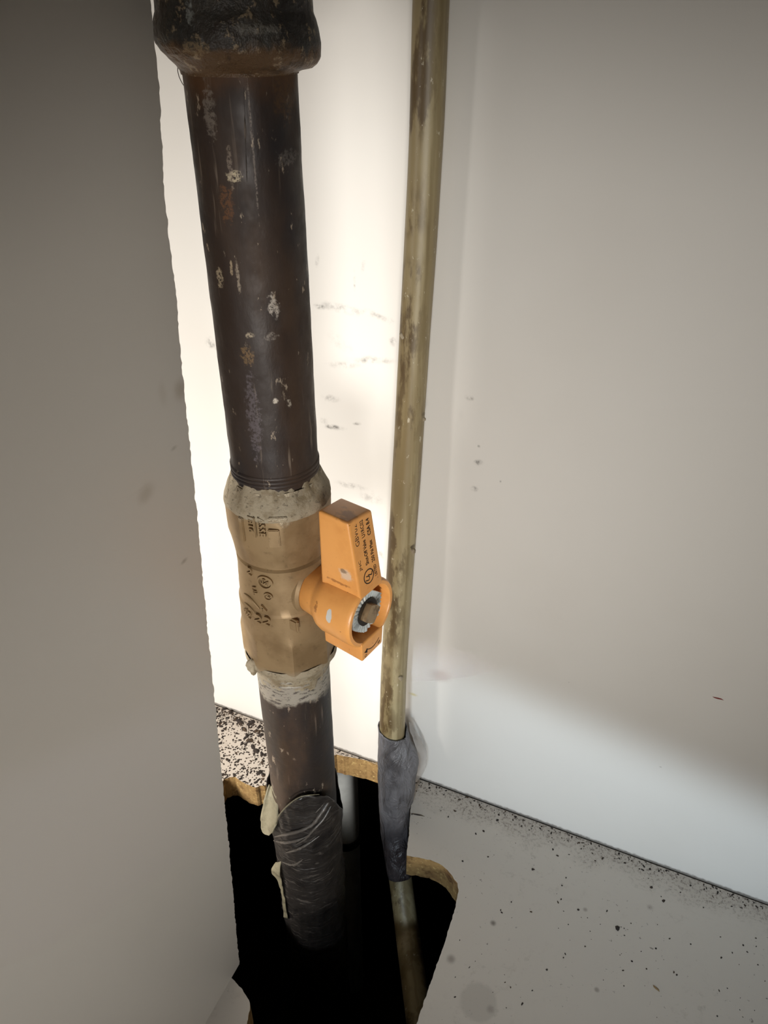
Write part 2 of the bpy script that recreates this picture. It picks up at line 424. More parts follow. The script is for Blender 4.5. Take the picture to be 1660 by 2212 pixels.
outer = [Vector(p) for p in ((-0.75, -0.42, 0), (0.48, -0.42, 0), (0.48, WALL_Y-GAP, 0), (-0.75, WALL_Y-GAP, 0))]
for loop in (outer, fine):
    vv = [bm.verts.new(p) for p in loop]
    for a, b in zip(vv, vv[1:]+vv[:1]): bm.edges.new((a, b))
bmesh.ops.triangle_fill(bm, use_beauty=True, use_dissolve=False, edges=bm.edges[:])
bmesh.ops.recalc_face_normals(bm, faces=bm.faces)
if bm.faces[0].normal.z < 0: bmesh.ops.reverse_faces(bm, faces=bm.faces)
top = bm.faces[:]
ret = bmesh.ops.extrude_face_region(bm, geom=top)
newv = [g for g in ret['geom'] if isinstance(g, bmesh.types.BMVert)]
for v in newv: v.co.z -= THK+0.0012*nz(v.co, 260)
bmesh.ops.recalc_face_normals(bm, faces=bm.faces)
for f in bm.faces: f.material_index = 0 if f.normal.z > 0.7 and f.calc_center_median().z > -0.002 else 1
me = bpy.data.meshes.new('floor'); bm.to_mesh(me); bm.free()
tag(link('floor', me, [M_FLOOR, M_CORE]), 'dirty white cabinet floor board with a sawn hole', kind='structure')
# partition with a ragged sawn back edge
edge_px = [(325, 0), (333, 80), (345, 200), (355, 420), (366, 520), (379, 620), (388, 730), (397, 830), (409, 950), (425, 1100), (436, 1220), (447, 1340), (465, 1520),
           (478, 1660), (490, 1780), (505, 1940), (519, 2100)]
ep = [on_x(u, v, PX) for u, v in edge_px]
tdir = (ep[0]-ep[3]).normalized()
ep.insert(0, ep[0]+tdir*((0.72-ep[0].z)/tdir.z))
bdir = (ep[-1]-ep[-4]).normalized()
ep.append(ep[-1]+bdir*((0.0-ep[-1].z)/bdir.z))
line = []
for a, b in zip(ep, ep[1:]):
    k = max(1, int((b-a).length/0.0011))
    for i in range(k):
        p = a.lerp(b, i/k)
        j = 0.0006*nz(p, 330)+0.0004*nz(p, 900)
        line.append(Vector((PX, p.y+j, p.z)))
line.append(ep[-1])
prof = [Vector((PX, -0.34, 0.0)), Vector((PX, -0.34, 0.72))]+line
prof = [p for i, p in enumerate(prof) if i < 2 or i == len(prof)-1 or p.z > 0.0004]
prof[-1] = Vector((PX, prof[-1].y, 0.0))
bm = bmesh.new()
va = [bm.verts.new(p) for p in prof]
bm.faces.new(va)
ret = bmesh.ops.extrude_face_region(bm, geom=bm.faces[:])
for v in [g for g in ret['geom'] if isinstance(g, bmesh.types.BMVert)]: v.co.x -= 0.016
bmesh.ops.recalc_face_normals(bm, faces=bm.faces)
for f in bm.faces: f.material_index = 0 if abs(f.normal.x) > 0.7 else 1
me = bpy.data.meshes.new('wall_left'); bm.to_mesh(me); bm.free()
tag(link('wall_left', me, [M_PART, M_CORE]), 'pale grey partition panel with a ragged sawn edge beside the pipe', kind='structure')
# rest of the cabinet shell
tag(from_bm('wall_right', box(bmesh.new(), (0.48, -0.42, -THK), (0.496, WALL_Y+0.016, 0.74)), M_PART), kind='structure')
tag(from_bm('wall_far_left', box(bmesh.new(), (-0.766, -0.42, -THK), (-0.75, WALL_Y+0.016, 0.74)), M_PART), kind='structure')
tag(from_bm('ceiling', box(bmesh.new(), (-0.766, -0.42, 0.74), (0.496, WALL_Y+0.016, 0.77)), M_PART), kind='structure')
# unseen rail added and set diagonally to cut off the window light above
bm = bmesh.new()
c0 = Vector((0.0, -0.16)); dr = Vector((0.96, -0.28)); nr = Vector((-0.28, -0.96))
a, b = c0-dr*0.17, c0+dr*0.50
pts = [a, b, b+nr*0.018, a+nr*0.018]
loft([[Vector((p.x, p.y, z)) for p in pts] for z in (0.360, 0.72)], bm=bm)
tag(from_bm('blocker_rail_1', bm, M_PART), kind='structure')
# cavity under the floor
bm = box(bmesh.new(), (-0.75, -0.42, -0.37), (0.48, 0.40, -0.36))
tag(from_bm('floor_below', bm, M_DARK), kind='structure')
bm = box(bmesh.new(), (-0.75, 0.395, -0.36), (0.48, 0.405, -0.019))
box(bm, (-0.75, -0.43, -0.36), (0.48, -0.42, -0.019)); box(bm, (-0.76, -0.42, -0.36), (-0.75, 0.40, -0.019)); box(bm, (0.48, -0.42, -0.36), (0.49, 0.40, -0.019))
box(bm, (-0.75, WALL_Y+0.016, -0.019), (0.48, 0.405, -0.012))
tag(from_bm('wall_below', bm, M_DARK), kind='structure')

# ------------------------------------------------------------------ gas line
px, py = PIPE
RP = 0.0167
# upper pipe
pipe = thing('gas_pipe', (px, py, zt(1040)), 'long dark iron gas pipe between the coupling and the brass valve', 'pipe')
rings = []
zs = []
z = zt(1060)
while z < zt(60): zs.append(z); z += 0.003
def fp(a, z, r): return r+0.00022*nz((math.cos(a), math.sin(a), z*60), 1.6)+0.0001*nz((math.cos(a)*4, math.sin(a)*4, z*200), 1.5)
bm = loft([cyl_ring(px, py, z, RP, 72, fp) for z in zs])
adopt(from_bm('pipe_body', bm, M_PIPE, smooth=50), pipe)
# weld seam down the front
ps = [on_pipe(526+ (v-170)*0.034, v, RP) for v in range(190, 400, 6)]
rings = []
for p in ps:
    nrm = Vector((p.x-px, p.y-py, 0)).normalized(); t = Vector((-nrm.y, nrm.x, 0)); wd = 0.00022*max(0.0, .4+1.6*nz(p, 260))
    c = Vector((px, py, p.z))+nrm*(RP+0.0001)
    rings.append([c+t*wd, c+nrm*(0.00035+0.00012*nz(p, 500)), c-t*wd, c-nrm*0.0002])
adopt(from_bm('weld_seam', loft(rings), M_SEAM, smooth=60), pipe)
# thread rings above the valve
for k, v in enumerate((990, 998, 1006)):
    z0 = zt(v)
    bm = loft([cyl_ring(px, py, z0+dz, RP+dr_, 72, fp) for dz, dr_ in ((-.0011, -.0003), (-.0005, .0004), (.0005, .0004), (.0011, -.0003))], cap0=False, cap1=False)
    adopt(from_bm('thread_ridge', bm, M_PIPE, smooth=60), pipe)

# coupling
coup = thing('pipe_coupling', (px, py, zt(140)), 'rusty malleable iron coupling with a thick rounded rim atop the pipe', 'pipe coupling')
pr = [(zt(158), .0170), (zt(152), .0172), (zt(144), .0182), (zt(134), .0200), (zt(120), .0218), (zt(104), .0229), (zt(80), .02335), (zt(55), .0232), (zt(40), .0229), (zt(25), .0223), (zt(0), .0221), (zt(-40), .0220), (zt(-200), .0220), (zt(-300), .0220)]
def fc(a, z, r): return r+0.00060*nz((math.cos(a)*1.5, math.sin(a)*1.5, z*110), 1.3)+0.00018*nz((math.cos(a)*5, math.sin(a)*5, z*300), 1.4)
rr = []
for (z0, r0), (z1, r1) in zip(pr, pr[1:]):
    for i in range(3): rr.append((z0+(z1-z0)*i/3, r0+(r1-r0)*i/3))
rr.append(pr[-1])
# inner bore so that the pipe sits inside
def rim_tilt(rg, z):
    k = max(0.0, min(1.0, (zt(40)-z)/(zt(40)-zt(110))))*max(0.0, min(1.0, (z-zt(156))/(zt(130)-zt(156))))
    for p in rg:
        sd = ((p.x-px)*E1+(p.y-py)*E2)/.0232
        p.z -= k*(.0016*sd+.0008*max(0, sd)**3)
        if sd > .3: p.x += (p.x-px)*.05*k*(sd-.3); p.y += (p.y-py)*.05*k*(sd-.3)
    return rg
bm = loft([cyl_ring(px, py, rr[0][0]+0.012, RP+.0004, 80)]+[cyl_ring(px, py, rr[0][0], RP+.0004, 80)]+[rim_tilt(cyl_ring(px, py, z, r, 80, fc), z) for z, r in rr])
adopt(from_bm('coupling_body', bm, M_COUP, smooth=60), coup)
# ball valve
valve = thing('ball_valve', (px, py, zt(1408)), 'brass gas ball valve with an orange lever handle', 'valve')
prof = [(1018, .0174, 0), (1026, .0178, 0), (1034, .0184, 0), (1048, .0195, .1), (1064, .0207, .4), (1076, .0211, .6), (1128, .0209, .6), (1142, .0202, .35), (1156, .0196, .1), (1169, .0192, 0),
        (1171.5, .0180, 0), (1174, .0180, 0), (1178, .0191, 0), (1200, .0189, 0), (1240, .0194, 0), (1266, .0195, 0), (1270, .0201, 0), (1318, .0203, .1), (1326, .0209, .7), (1332, .0212, 1), (1388, .0213, 1),
        (1396, .0204, .9), (1404, .0188, .2), (1408, .0178, 0)]
A0 = math.atan2(-py, -px)        # facing the camera
def fo(mix):
    def f(a, z, r):
        d = (a-A0+math.pi/8) % (math.pi/4)-math.pi/8        # vertex faces the camera
        e = (math.pi/8-abs(d))
        oc = r*math.cos(math.pi/8)/math.cos(e)
        return (1-mix)*r+mix*oc+0.00012*nz((math.cos(a)*3, math.sin(a)*3, z*200), 1.4)
    return f
rings = []
for (v0, r0, m0), (v1, r1, m1) in zip(prof, prof[1:]):
    k = max(1, int(abs(v1-v0)/10))
    for i in range(k):
        t = i/k; rings.append(cyl_ring(px, py, zt(v0+(v1-v0)*t), r0+(r1-r0)*t, 128, fo(m0+(m1-m0)*t)))
rings.append(cyl_ring(px, py, zt(1408), .0178, 128))
rings.append(cyl_ring(px, py, zt(1406), RP+.0002, 128)); rings.append(cyl_ring(px, py, zt(1380), RP+.0002, 128))
rings.insert(0, cyl_ring(px, py, zt(1018)-.0002, RP+.0002, 128)); rings.insert(0, cyl_ring(px, py, zt(1075), RP+.0002, 128))
# drop the first plain rings (above the sealant) so that the mouth starts at row 1026
bm = loft(rings)
adopt(from_bm('valve_body', bm, M_BRASS, smooth=28), valve)
# sealant squeezed out at both threads
def fs(amp):
    def f(a, z, r): return r+amp*(nz((math.cos(a)*3, math.sin(a)*3, z*160), 1.7)+.6*nz((math.cos(a)*8, math.sin(a)*8, z*400), 1.6))
    return f
def edge_shift(a, s): return s*(nz((math.cos(a)*2.2, math.sin(a)*2.2, 3.1), 1.5)+.5*nz((math.cos(a)*7, math.sin(a)*7, 1.1), 1.5))
def seal(name, lst, amp, sh, mat):
    rings = []
    for z, r, kk in lst:
        rg = cyl_ring(px, py, z, r, 128, fs(amp))
        for i, p in enumerate(rg): p.z += kk*edge_shift(2*math.pi*i/128, sh)
        rings.append(rg)
    return adopt(from_bm(name, loft(rings, cap0=False, cap1=False), mat, smooth=60), valve)
seal('thread_sealant', [(zt(1008), RP-.0004, 1), (zt(1015), RP+.0005, 1), (zt(1023), .0179, .7), (zt(1034), .0190, .3), (zt(1047), .0202, .1), (zt(1056), .0209, 0), (zt(1064), .0211, 0), (zt(1069), .0203, 0)], .00035, .0030, M_SEAL)
seal('thread_sealant', [(zt(1386), .0203, 0), (zt(1394), .0209, 0), (zt(1402), .0198, 0), (zt(1409), .0180, .1), (zt(1418), .0172, .5), (zt(1430), RP+.0003, 1), (zt(1437), RP-.0004, 1)], .0003, .0045, M_SEAL)
# lump of sealant on the left of the lower thread
p = on_pipe(548, 1438, .0200)
bm = bmesh.new(); bmesh.ops.create_icosphere(bm, subdivisions=3, radius=.0028)
for q in bm.verts: q.co = Vector((q.co.x, q.co.y, q.co.z*1.4))*(1+.45*nz(q.co, 600))+p
adopt(from_bm('sealant_lump', bm, M_SEAL, smooth=60), valve)

# raised casting marks on the body
dg = None
def text_mesh(s, size=1.0):
    cu = bpy.data.curves.new('txt', 'FONT'); cu.body = s; cu.size = size; cu.resolution_u = 3
    o = bpy.data.objects.new('txt', cu); C.objects.link(o)
    d = bpy.context.evaluated_depsgraph_get(); d.update()
    me = bpy.data.meshes.new_from_object(o.evaluated_get(d))
    bpy.data.objects.remove(o); bpy.data.curves.remove(cu)
    return me
def text_bm(s, wdt, hgt, depth, bold=0.0):
    me = text_mesh(s); bm = bmesh.new(); bm.from_mesh(me); bpy.data.meshes.remove(me)
    xs = [v.co.x for v in bm.verts]; ys = [v.co.y for v in bm.verts]
    x0, x1, y0, y1 = min(xs), max(xs), min(ys), max(ys)
    for v in bm.verts:
        v.co = Vector((((v.co.x-x0)/(x1-x0)-.5)*wdt, ((v.co.y-y0)/(y1-y0)-.5)*hgt, 0))
    ret = bmesh.ops.extrude_face_region(bm, geom=bm.faces[:])
    for v in [g for g in ret['geom'] if isinstance(g, bmesh.types.BMVert)]: v.co.z += depth
    return bm
def ring_bm(r0, r1, depth, n=36, bm=None):
    bm = bm or bmesh.new()
    pr_ = [(r0, 0), (r0, depth), (r1, depth), (r1, 0)]
    rings = [[Vector((r*math.cos(2*math.pi*i/n), r*math.sin(2*math.pi*i/n), z)) for i in range(n)] for r, z in pr_]
    vr = [[bm.verts.new(p) for p in r] for r in rings]
    for k in range(4):
        a, b = vr[k], vr[(k+1) % 4]
        for i in range(n): bm.faces.new((a[i], a[(i+1) % n], b[(i+1) % n], b[i]))
    return bm
def wrap(bm, u, v, r, rot=0.0):
    p = on_pipe(u, v, r); a0 = math.atan2(p.y-py, p.x-px)
    ca, sa = math.cos(R(rot)), math.sin(R(rot))
    for q in bm.verts:
        x, y = q.co.x*ca-q.co.y*sa, q.co.x*sa+q.co.y*ca
        rr_ = r-.0003+q.co.z; a = a0+x/r
        q.co = Vector((px+rr_*math.cos(a), py+rr_*math.sin(a), p.z+y))
    return bm
def box_bm(wdt, hgt, depth):
    bm = box(bmesh.new(), (-wdt/2, -hgt/2, 0), (wdt/2, hgt/2, depth))
    bmesh.ops.bevel(bm, geom=bm.edges[:], offset=.0003, segments=2, affect='EDGES'); return bm
rt = .0208
marks = [('raised_letters', text_bm('ASSE', .0088, .0026, .0009), 566, 1138, rt, -90),
         ('raised_letters', text_bm('1816', .0072, .0024, .0009), 543, 1132, rt, -90),
         ('raised_bar', box_bm(.0022, .0110, .0011), 524, 1142, rt, 0),
         ('raised_bar', box_bm(.0010, .0095, .0010), 551, 1138, rt, 0),
         ('raised_bar', box_bm(.0042, .0080, .0014), 593, 1162, rt, 0),
         ('raised_bar', box_bm(.0070, .0022, .0012), 600, 1122, rt, 0),
         ('raised_emblem', ring_bm(.0026, .0033, .0009), 573, 1258, .0193, 0),
         ('raised_letters', text_bm('SA', .0034, .0026, .0008), 573, 1258, .0193, -35),
         ('raised_emblem', ring_bm(.0014, .0019, .0009), 580, 1288, .0194, 0),
         ('raised_letters', text_bm('F', .0016, .0018, .0008), 580, 1288, .0194, -30),
         ('raised_letters', text_bm('UL', .0042, .0020, .0008), 551, 1276, .0194, -80),
         ('raised_letters', text_bm('2', .0026, .0036, .0010), 541, 1233, .0191, -20),
         ('raised_letters', text_bm('2', .0032, .0042, .0011), 560, 1335, .0202, -20),
         ('raised_letters', text_bm('2', .0032, .0042, .0011), 578, 1340, .0202, -20),
         ('raised_letters', text_bm('42', .0050, .0036, .0010), 536, 1322, .0202, -20),
         ('raised_letters', text_bm('A', .0026, .0030, .0010), 569, 1313, .0199, 20)]
for nm, b_, u, v, r, rot in marks:
    adopt(from_bm(nm, wrap(b_, u, v, r, rot), M_BRASS, smooth=30), valve)
# two curved ridges
for (u0, v0, u1, v1) in ((527, 1282, 562, 1316), (528, 1302, 556, 1330)):
    rings = []
    for i in range(14):
        t = i/13; u = u0+(u1-u0)*t; v = v0+(v1-v0)*(t**1.25)
        p = on_pipe(u, v, .0197); nrm = Vector((p.x-px, p.y-py, 0)).normalized(); rw = .0006*math.sin(math.pi*(.1+.8*t))
        up = Vector((0, 0, 1))
        rings.append([p+nrm*rw*math.cos(k*math.pi/4)+up*rw*math.sin(k*math.pi/4) for k in range(8)])
    adopt(from_bm('raised_ridge', loft(rings), M_BRASS, smooth=60), valve)
# stop lug beside the stem
bm = box(bmesh.new(), (.0120, -.0142, -.0150), (.0185, -.0122, -.0088))
bmesh.ops.bevel(bm, geom=bm.edges[:], offset=.0007, segments=3, affect='EDGES')
for q in bm.verts: q.co = vw(*q.co)
adopt(from_bm('stop_lug', bm, M_BRASS, smooth=40), valve)

def lathe_s(pr_, n=64, f=None):
    rings = []
    for s, r in pr_:
        rings.append([vw(s, r*math.cos(2*math.pi*i/n), r*math.sin(2*math.pi*i/n)) for i in range(n)])
    return rings
adopt(from_bm('stem_collar', loft(lathe_s([(.010, .0124), (.0165, .0124), (.0176, .0112)], 48)), M_BRASS, smooth=40), valve)
# handle: hub, lever and tab in one casting
bm = bmesh.new()
loft(lathe_s([(.0168, .0040), (.0168, .0100), (.0176, .0108), (.0232, .0114), (.0252, .0124), (.0275, .0139), (.0300, .0146), (.0440, .0149), (.0453, .0147), (.0459, .0141), (.0459, .0127), (.0453, .0123), (.0372, .0121), (.0366, .0030)], 72), bm=bm)
def prism(pts_lo, pts_hi, bev=.0010, seg=3):
    b = bmesh.new(); loft([pts_lo, pts_hi], bm=b)
    bmesh.ops.recalc_face_normals(b, faces=b.faces)
    bmesh.ops.bevel(b, geom=b.edges[:], offset=bev, segments=seg, affect='EDGES', profile=.6)
    me = bpy.data.meshes.new('tmp'); b.to_mesh(me); b.free(); bm.from_mesh(me); bpy.data.meshes.remove(me)
hw = .0073
prism([vw(.0268, -hw, .0112), vw(.0463, -hw, .0112), vw(.0463, hw, .0112), vw(.0268, hw, .0112)],
      [vw(.0270, -hw, .0452), vw(.0412, -hw, .0452), vw(.0412, hw, .0432), vw(.0270, hw-.0008, .0440)], .0012)
prism([vw(.0268, -hw, -.0112), vw(.0463, -hw, -.0112), vw(.0463, hw, -.0112), vw(.0268, hw, -.0112)],
      [vw(.0268, -hw+.0003, -.0196), vw(.0463, -hw+.0003, -.0205), vw(.0463, hw-.0008, -.0200), vw(.0268, hw-.0008, -.0196)], .0008)
# rounded lug under the tab
lug = bmesh.new(); bmesh.ops.create_uvsphere(lug, u_segments=20, v_segments=12, radius=.0032)
for q in lug.verts: q.co = vw(.0335+q.co.x*1.2, -.0020+q.co.y*1.2, -.0196+q.co.z)
me = bpy.data.meshes.new('tmp'); lug.to_mesh(me); lug.free(); bm.from_mesh(me); bpy.data.meshes.remove(me)
handle = adopt(from_bm('lever_handle', bm, M_ORANGE, smooth=40), valve)
handle['label'] = 'orange enamelled lever handle printed with small black letters'
# nut plate, bore shade and stem end inside the hub
def plate(bm, s0, s1, rf, n=96, hole_r=0.0, tooth=0.0):
    ro = [[vw(s, rf(2*math.pi*i/n)*math.cos(2*math.pi*i/n), rf(2*math.pi*i/n)*math.sin(2*math.pi*i/n)) for i in range(n)] for s in (s0,)]
    rings = []
    for (s, k) in ((s0, 1.0), (s1, 1.0), (s1, .62)):
        rg = []
        for i in range(n):
            a = 2*math.pi*i/n; r = rf(a)*k
            ss = s+(tooth if (i//2) % 2 and s == s1 and k == 1.0 else 0)
            rg.append(vw(ss, r*math.cos(a), r*math.sin(a)))
        rings.append(rg)
    return loft(rings, bm=bm)
def hexr(rad, rotd, mix=1.0, n=6):
    def f(a):
        st = 2*math.pi/n; d = ((a-R(rotd)) % st)-st/2
        return mix*rad*math.cos(st/2)/math.cos(d)+(1-mix)*rad
    return f
adopt(from_bm('lock_washer', plate(bmesh.new(), .0420, .0436, hexr(.0099, 20, .85), 112, tooth=.0005), M_ZINC, smooth=25), valve)['label'] = 'shiny zinc lock washer'
adopt(from_bm('bore_shade_disc', plate(bmesh.new(), .0430, .0441, hexr(.0062, 0, .3), 64), M_BLK, smooth=30), valve)  # black disc standing in for the shade round the stem end
bm = plate(bmesh.new(), .0436, .0466, hexr(.0050, 8, .8, 4), 48)
adopt(from_bm('stem_end', bm, M_STEM, smooth=25), valve)
# threaded stud between the hub floor and the washer
adopt(from_bm('valve_stem', loft(lathe_s([(.0360, .0050), (.0425, .0050)], 32)), M_STEM, smooth=40), valve)
# print on the front face of the lever
fb, ft_ = Vector((.0463, 0, .0112)), Vector((.0412, 0, .0442))
tl = (ft_-fb).normalized()
def on_face(x, y, z, h0, m0):    # x up the lever, y towards -m, z out
    k = (h0-fb.z)/(ft_.z-fb.z); b0 = fb.lerp(ft_, k)
    nrm = Vector((tl.z, 0, -tl.x))
    q = b0+tl*x+Vector((0, -1, 0))*y+nrm*z
    return vw(q.x, q.y+m0, q.z)
def stamp(name, bm, h0, m0, rot=0, face=on_face):
    ca, sa = math.cos(R(rot)), math.sin(R(rot))
    for v in bm.verts:
        x, y = v.co.x*ca-v.co.y*sa, v.co.x*sa+v.co.y*ca
        v.co = face(x, y, v.co.z-.00005, h0, m0)
    o = from_bm(name, bm, M_INK); o.parent = handle
    return o
T = .00012
def fr(f): return -hw+2*hw*f
for s, a, b, f, hh in (('JNC', .0230, .0275, .22, .0017), ('GBV02', .0335, .0425, .24, .0022),
                       ('Shut-Off Valve', .0235, .0342, .49, .0019), ('U1RC02', .0353, .0425, .50, .0019),
                       ('LISTED', .0165, .0214, .76, .0015), ('250 Psi Max', .0228, .0322, .74, .0018), ('CSA 8.4', .0345, .0415, .74, .0019)):
    stamp('printed_text', text_bm(s, (b-a), hh, T), (a+b)/2, fr(f))
stamp('printed_emblem', ring_bm(.0027, .0031, T), .0186, fr(.47))
stamp('printed_text', text_bm('U', .0020, .0024, T), .0180, fr(.42)-.0000, -20)
stamp('printed_text', text_bm('L', .0016, .0024, T), .0194, fr(.54), -20)
# curved arrow and two small letters under the bore
def on_tab(x, y, z, h0, m0): return vw(.0463+z, m0-y, h0+x)
rings = []
for i in range(14):
    t = -0.0042+0.0084*i/13; hgt = -.0172+ .45*t*t/.0084*2 - .0002
    rings.append([vw(.0463+zz-.00004, t, hgt+d) for d, zz in ((-.0002, 0), (.0002, 0), (.0002, T), (-.0002, T))])
o = from_bm('printed_arrow', loft(rings), M_INK); o.parent = handle
bm = bmesh.new()
tri = [vw(.04635, -.0036, -.0155), vw(.04635, -.0056, -.0165), vw(.04635, -.0038, -.0176)]
vv = [bm.verts.new(p) for p in tri]; vb = [bm.verts.new(p+VN*T) for p in tri]
bm.faces.new(vv); bm.faces.new(vb[::-1])
for i in range(3): bm.faces.new((vv[i], vv[(i+1) % 3], vb[(i+1) % 3], vb[i]))
o = from_bm('printed_arrow', bm, M_INK); o.parent = handle
for s, m0, h0 in (('O', -.0046, -.0188), ('S', .0042, -.0178)):
    stamp('printed_text', text_bm(s, .0015, .0014, T), h0, m0, 0, on_tab)

# lower pipe
low = thing('gas_pipe', (px, py, -0.358), 'rusty iron gas pipe below the valve going down through the floor hole', 'pipe')
zs = [-0.358+i*.004 for i in range(int((zt(1385)+0.358)/.004)+1)]
bm = loft([cyl_ring(px, py, z, RP, 72, fp) for z in zs])
adopt(from_bm('pipe_body', bm, M_PIPE2, smooth=50), low)
for v in (1418, 1428):
    z0 = zt(v)
    bm = loft([cyl_ring(px, py, z0+dz, RP+d_, 72, fp) for dz, d_ in ((-.0011, -.0003), (-.0005, .0004), (.0005, .0004), (.0011, -.0003))], cap0=False, cap1=False)
    adopt(from_bm('thread_ridge', bm, M_PIPE2, smooth=60), low)

# torn plastic wrap round the lower pipe
AL = math.atan2(-E2, -E1)         # direction of the picture's left as seen from the camera (wall frame)
right = Vector((E1, E2)); AR = math.atan2(right.y, right.x)
NW = 120
RW = .0190
wt = []
for u, v in ((588, 1806), (592, 1790), (600, 1768), (612, 1750), (626, 1736), (645, 1723), (664, 1718), (690, 1716), (708, 1719), (718, 1726), (730, 1740), (739, 1750)):
    p = on_pipe(u, v, RW); wt.append((((math.atan2(p.y-py, p.x-px)-A0+math.pi) % (2*math.pi))-math.pi, p.z))
wt.sort()
wt = [(-math.pi, zt(1700))]+[(wt[0][0]-.35, zt(1690))]+wt+[(wt[-1][0]+.5, zt(1695)), (math.pi, zt(1700))]
def wrap_top(a):                  # height of the torn edge by angle (0 faces the camera)
    d = (a-A0+math.pi) % (2*math.pi)-math.pi
    for (d0, z0), (d1, z1) in zip(wt, wt[1:]):
        if d0 <= d <= d1:
            base = z0+(z1-z0)*(d-d0)/max(d1-d0, 1e-6); break
    else: base = wt[-1][1]
    return base+.0007*nz((a*9, 1, 2), 1.5)
rings = []
for k in range(60):
    t = k/59; rg = []
    for i in range(NW):
        a = 2*math.pi*i/NW; zt_ = wrap_top(a); z = zt_+(-0.200-zt_)*(t**1.25)
        d = (a-A0+math.pi) % (2*math.pi)-math.pi
        dep = zt_-z
        r = .0186+.0008*nz((math.cos(a)*2.2, math.sin(a)*2.2, z*40+math.sin(d)*2.0), 1.4)+.0005*nz((math.cos(a)*6, math.sin(a)*6, z*120), 1.3)
        # diagonal folds
        ph = (z-0.25*math.sin(d)*0.02+ .012*math.sin(d))/.011
        r += .0010*max(0, math.sin(ph*2*math.pi))**3*math.exp(-((z+0.012-.010*math.sin(d))/.016)**2)
        if dep < .012: r += .0014*(1-dep/.012)*(0.6+0.4*math.sin(d*2))
        rg.append(Vector((px+r*math.cos(a), py+r*math.sin(a), z)))
    rings.append(rg)
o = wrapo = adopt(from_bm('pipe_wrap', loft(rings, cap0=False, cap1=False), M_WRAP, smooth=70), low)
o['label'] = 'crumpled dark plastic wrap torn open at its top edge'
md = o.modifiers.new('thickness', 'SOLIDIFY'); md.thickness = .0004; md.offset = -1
# folds and the pale torn edge
def bead(name, pix, r0, rr_, mat):
    pts = spline([(*on_pipe(u, v, r0), rr_*(1 if 0 < i < len(pix)-1 else .3)) for i, (u, v) in enumerate(pix)], 30)
    pts = [(x, y, z, r*(1+.5*nz((x, y, z), 700))) for x, y, z, r in pts]
    o_ = from_bm(name, loft(tube_rings(pts, 8)), mat, smooth=70); o_.parent = wrapo
def tube_rings(pts, n=40, f=None):
    rings = []; P3 = [Vector(p[:3]) for p in pts]
    for i, p in enumerate(pts):
        t = (P3[min(i+1, len(P3)-1)]-P3[max(i-1, 0)]).normalized()
        ref = Vector((0, 1, 0)) if abs(t.y) < .9 else Vector((1, 0, 0))
        x = t.cross(ref).normalized(); y = x.cross(t).normalized()
        rings.append([P3[i]+(x*math.cos(2*math.pi*k/n)+y*math.sin(2*math.pi*k/n))*(p[3] if f is None else f(i, 2*math.pi*k/n, p[3])) for k in range(n)])
    return rings
def spline(pts, n):
    out = []
    for j in range(n+1):
        t = j/n*(len(pts)-1); i = min(int(t), len(pts)-2); f = t-i
        p0, p1, p2, p3 = pts[max(i-1, 0)], pts[i], pts[i+1], pts[min(i+2, len(pts)-1)]
        out.append([0.5*((2*b)+(c-a)*f+(2*a-5*b+4*c-d)*f*f+(3*b-a-3*c+d)*f**3) for a, b, c, d in zip(p0, p1, p2, p3)])
    return out
bead('torn_edge', [(590, 1800), (600, 1768), (612, 1750), (626, 1736), (645, 1723), (664, 1718), (690, 1716)], RW+.0012, .00035, M_FLAP)
for pix, rad in (([(714, 1724), (704, 1742), (690, 1762), (676, 1780), (650, 1794), (620, 1802), (594, 1808)], .0010), ([(708, 1722), (694, 1742), (682, 1756)], .0005), ([(716, 1740), (700, 1768), (680, 1790), (660, 1812), (640, 1824)], .0007),
                 ([(592, 1816), (612, 1820), (640, 1816), (664, 1806)], .0009), ([(618, 1842), (640, 1836), (660, 1826), (690, 1806)], .0008), ([(610, 1862), (635, 1868), (655, 1856)], .0009)):
    bead('plastic_fold', pix, RW+.0001, rad, M_FOLD)
# pale flap curling out on the left
def sheet(name, pts_a, pts_b, mat, parent, thick=.0005, bulge=0.0, nseg=10):
    def interp(pts, t):
        k = t*(len(pts)-1); i = min(int(k), len(pts)-2); f = k-i
        p0 = pts[max(i-1, 0)]; p1 = pts[i]; p2 = pts[i+1]; p3 = pts[min(i+2, len(pts)-1)]
        return 0.5*((2*p1)+(p2-p0)*f+(2*p0-5*p1+4*p2-p3)*f*f+(3*p1-p0-3*p2+p3)*f**3)
    rows = []
    for j in range(25):
        t = j/24; a, b = interp(pts_a, t), interp(pts_b, t)
        toward = (EYE-(a+b)/2).normalized()
        rows.append([a.lerp(b, i/nseg)+toward*bulge*math.sin(math.pi*i/nseg)+Vector((1, 1, 1))*.0005*nz(a.lerp(b, i/nseg), 260) for i in range(nseg+1)])
    o = from_bm(name, loft(rows, closed=False, cap0=False, cap1=False), mat, smooth=80)
    adopt(o, parent)
    md = o.modifiers.new('thickness', 'SOLIDIFY'); md.thickness = thick
    return o
def P(u, v, r): return on_pipe(u, v, r)
dL = PIPE.dot(fwd())
def at_depth(u, v, off):          # point on the upright plane through the pipe axis facing the camera, moved off towards it
    d = ray(u, v); f2 = fwd(); k = (CD-off)/(d.x*f2.x+d.y*f2.y)
    return EYE+d*k
sheet('torn_flap', [at_depth(581, 1694, .003), at_depth(572, 1722, .006), at_depth(564, 1762, .008), at_depth(567, 1795, .010), at_depth(580, 1806, .012)],
      [at_depth(592, 1700, .006), at_depth(600, 1730, .010), at_depth(602, 1762, .013), at_depth(596, 1786, .015), at_depth(588, 1800, .016)], M_FLAP, wrapo, bulge=-.003)
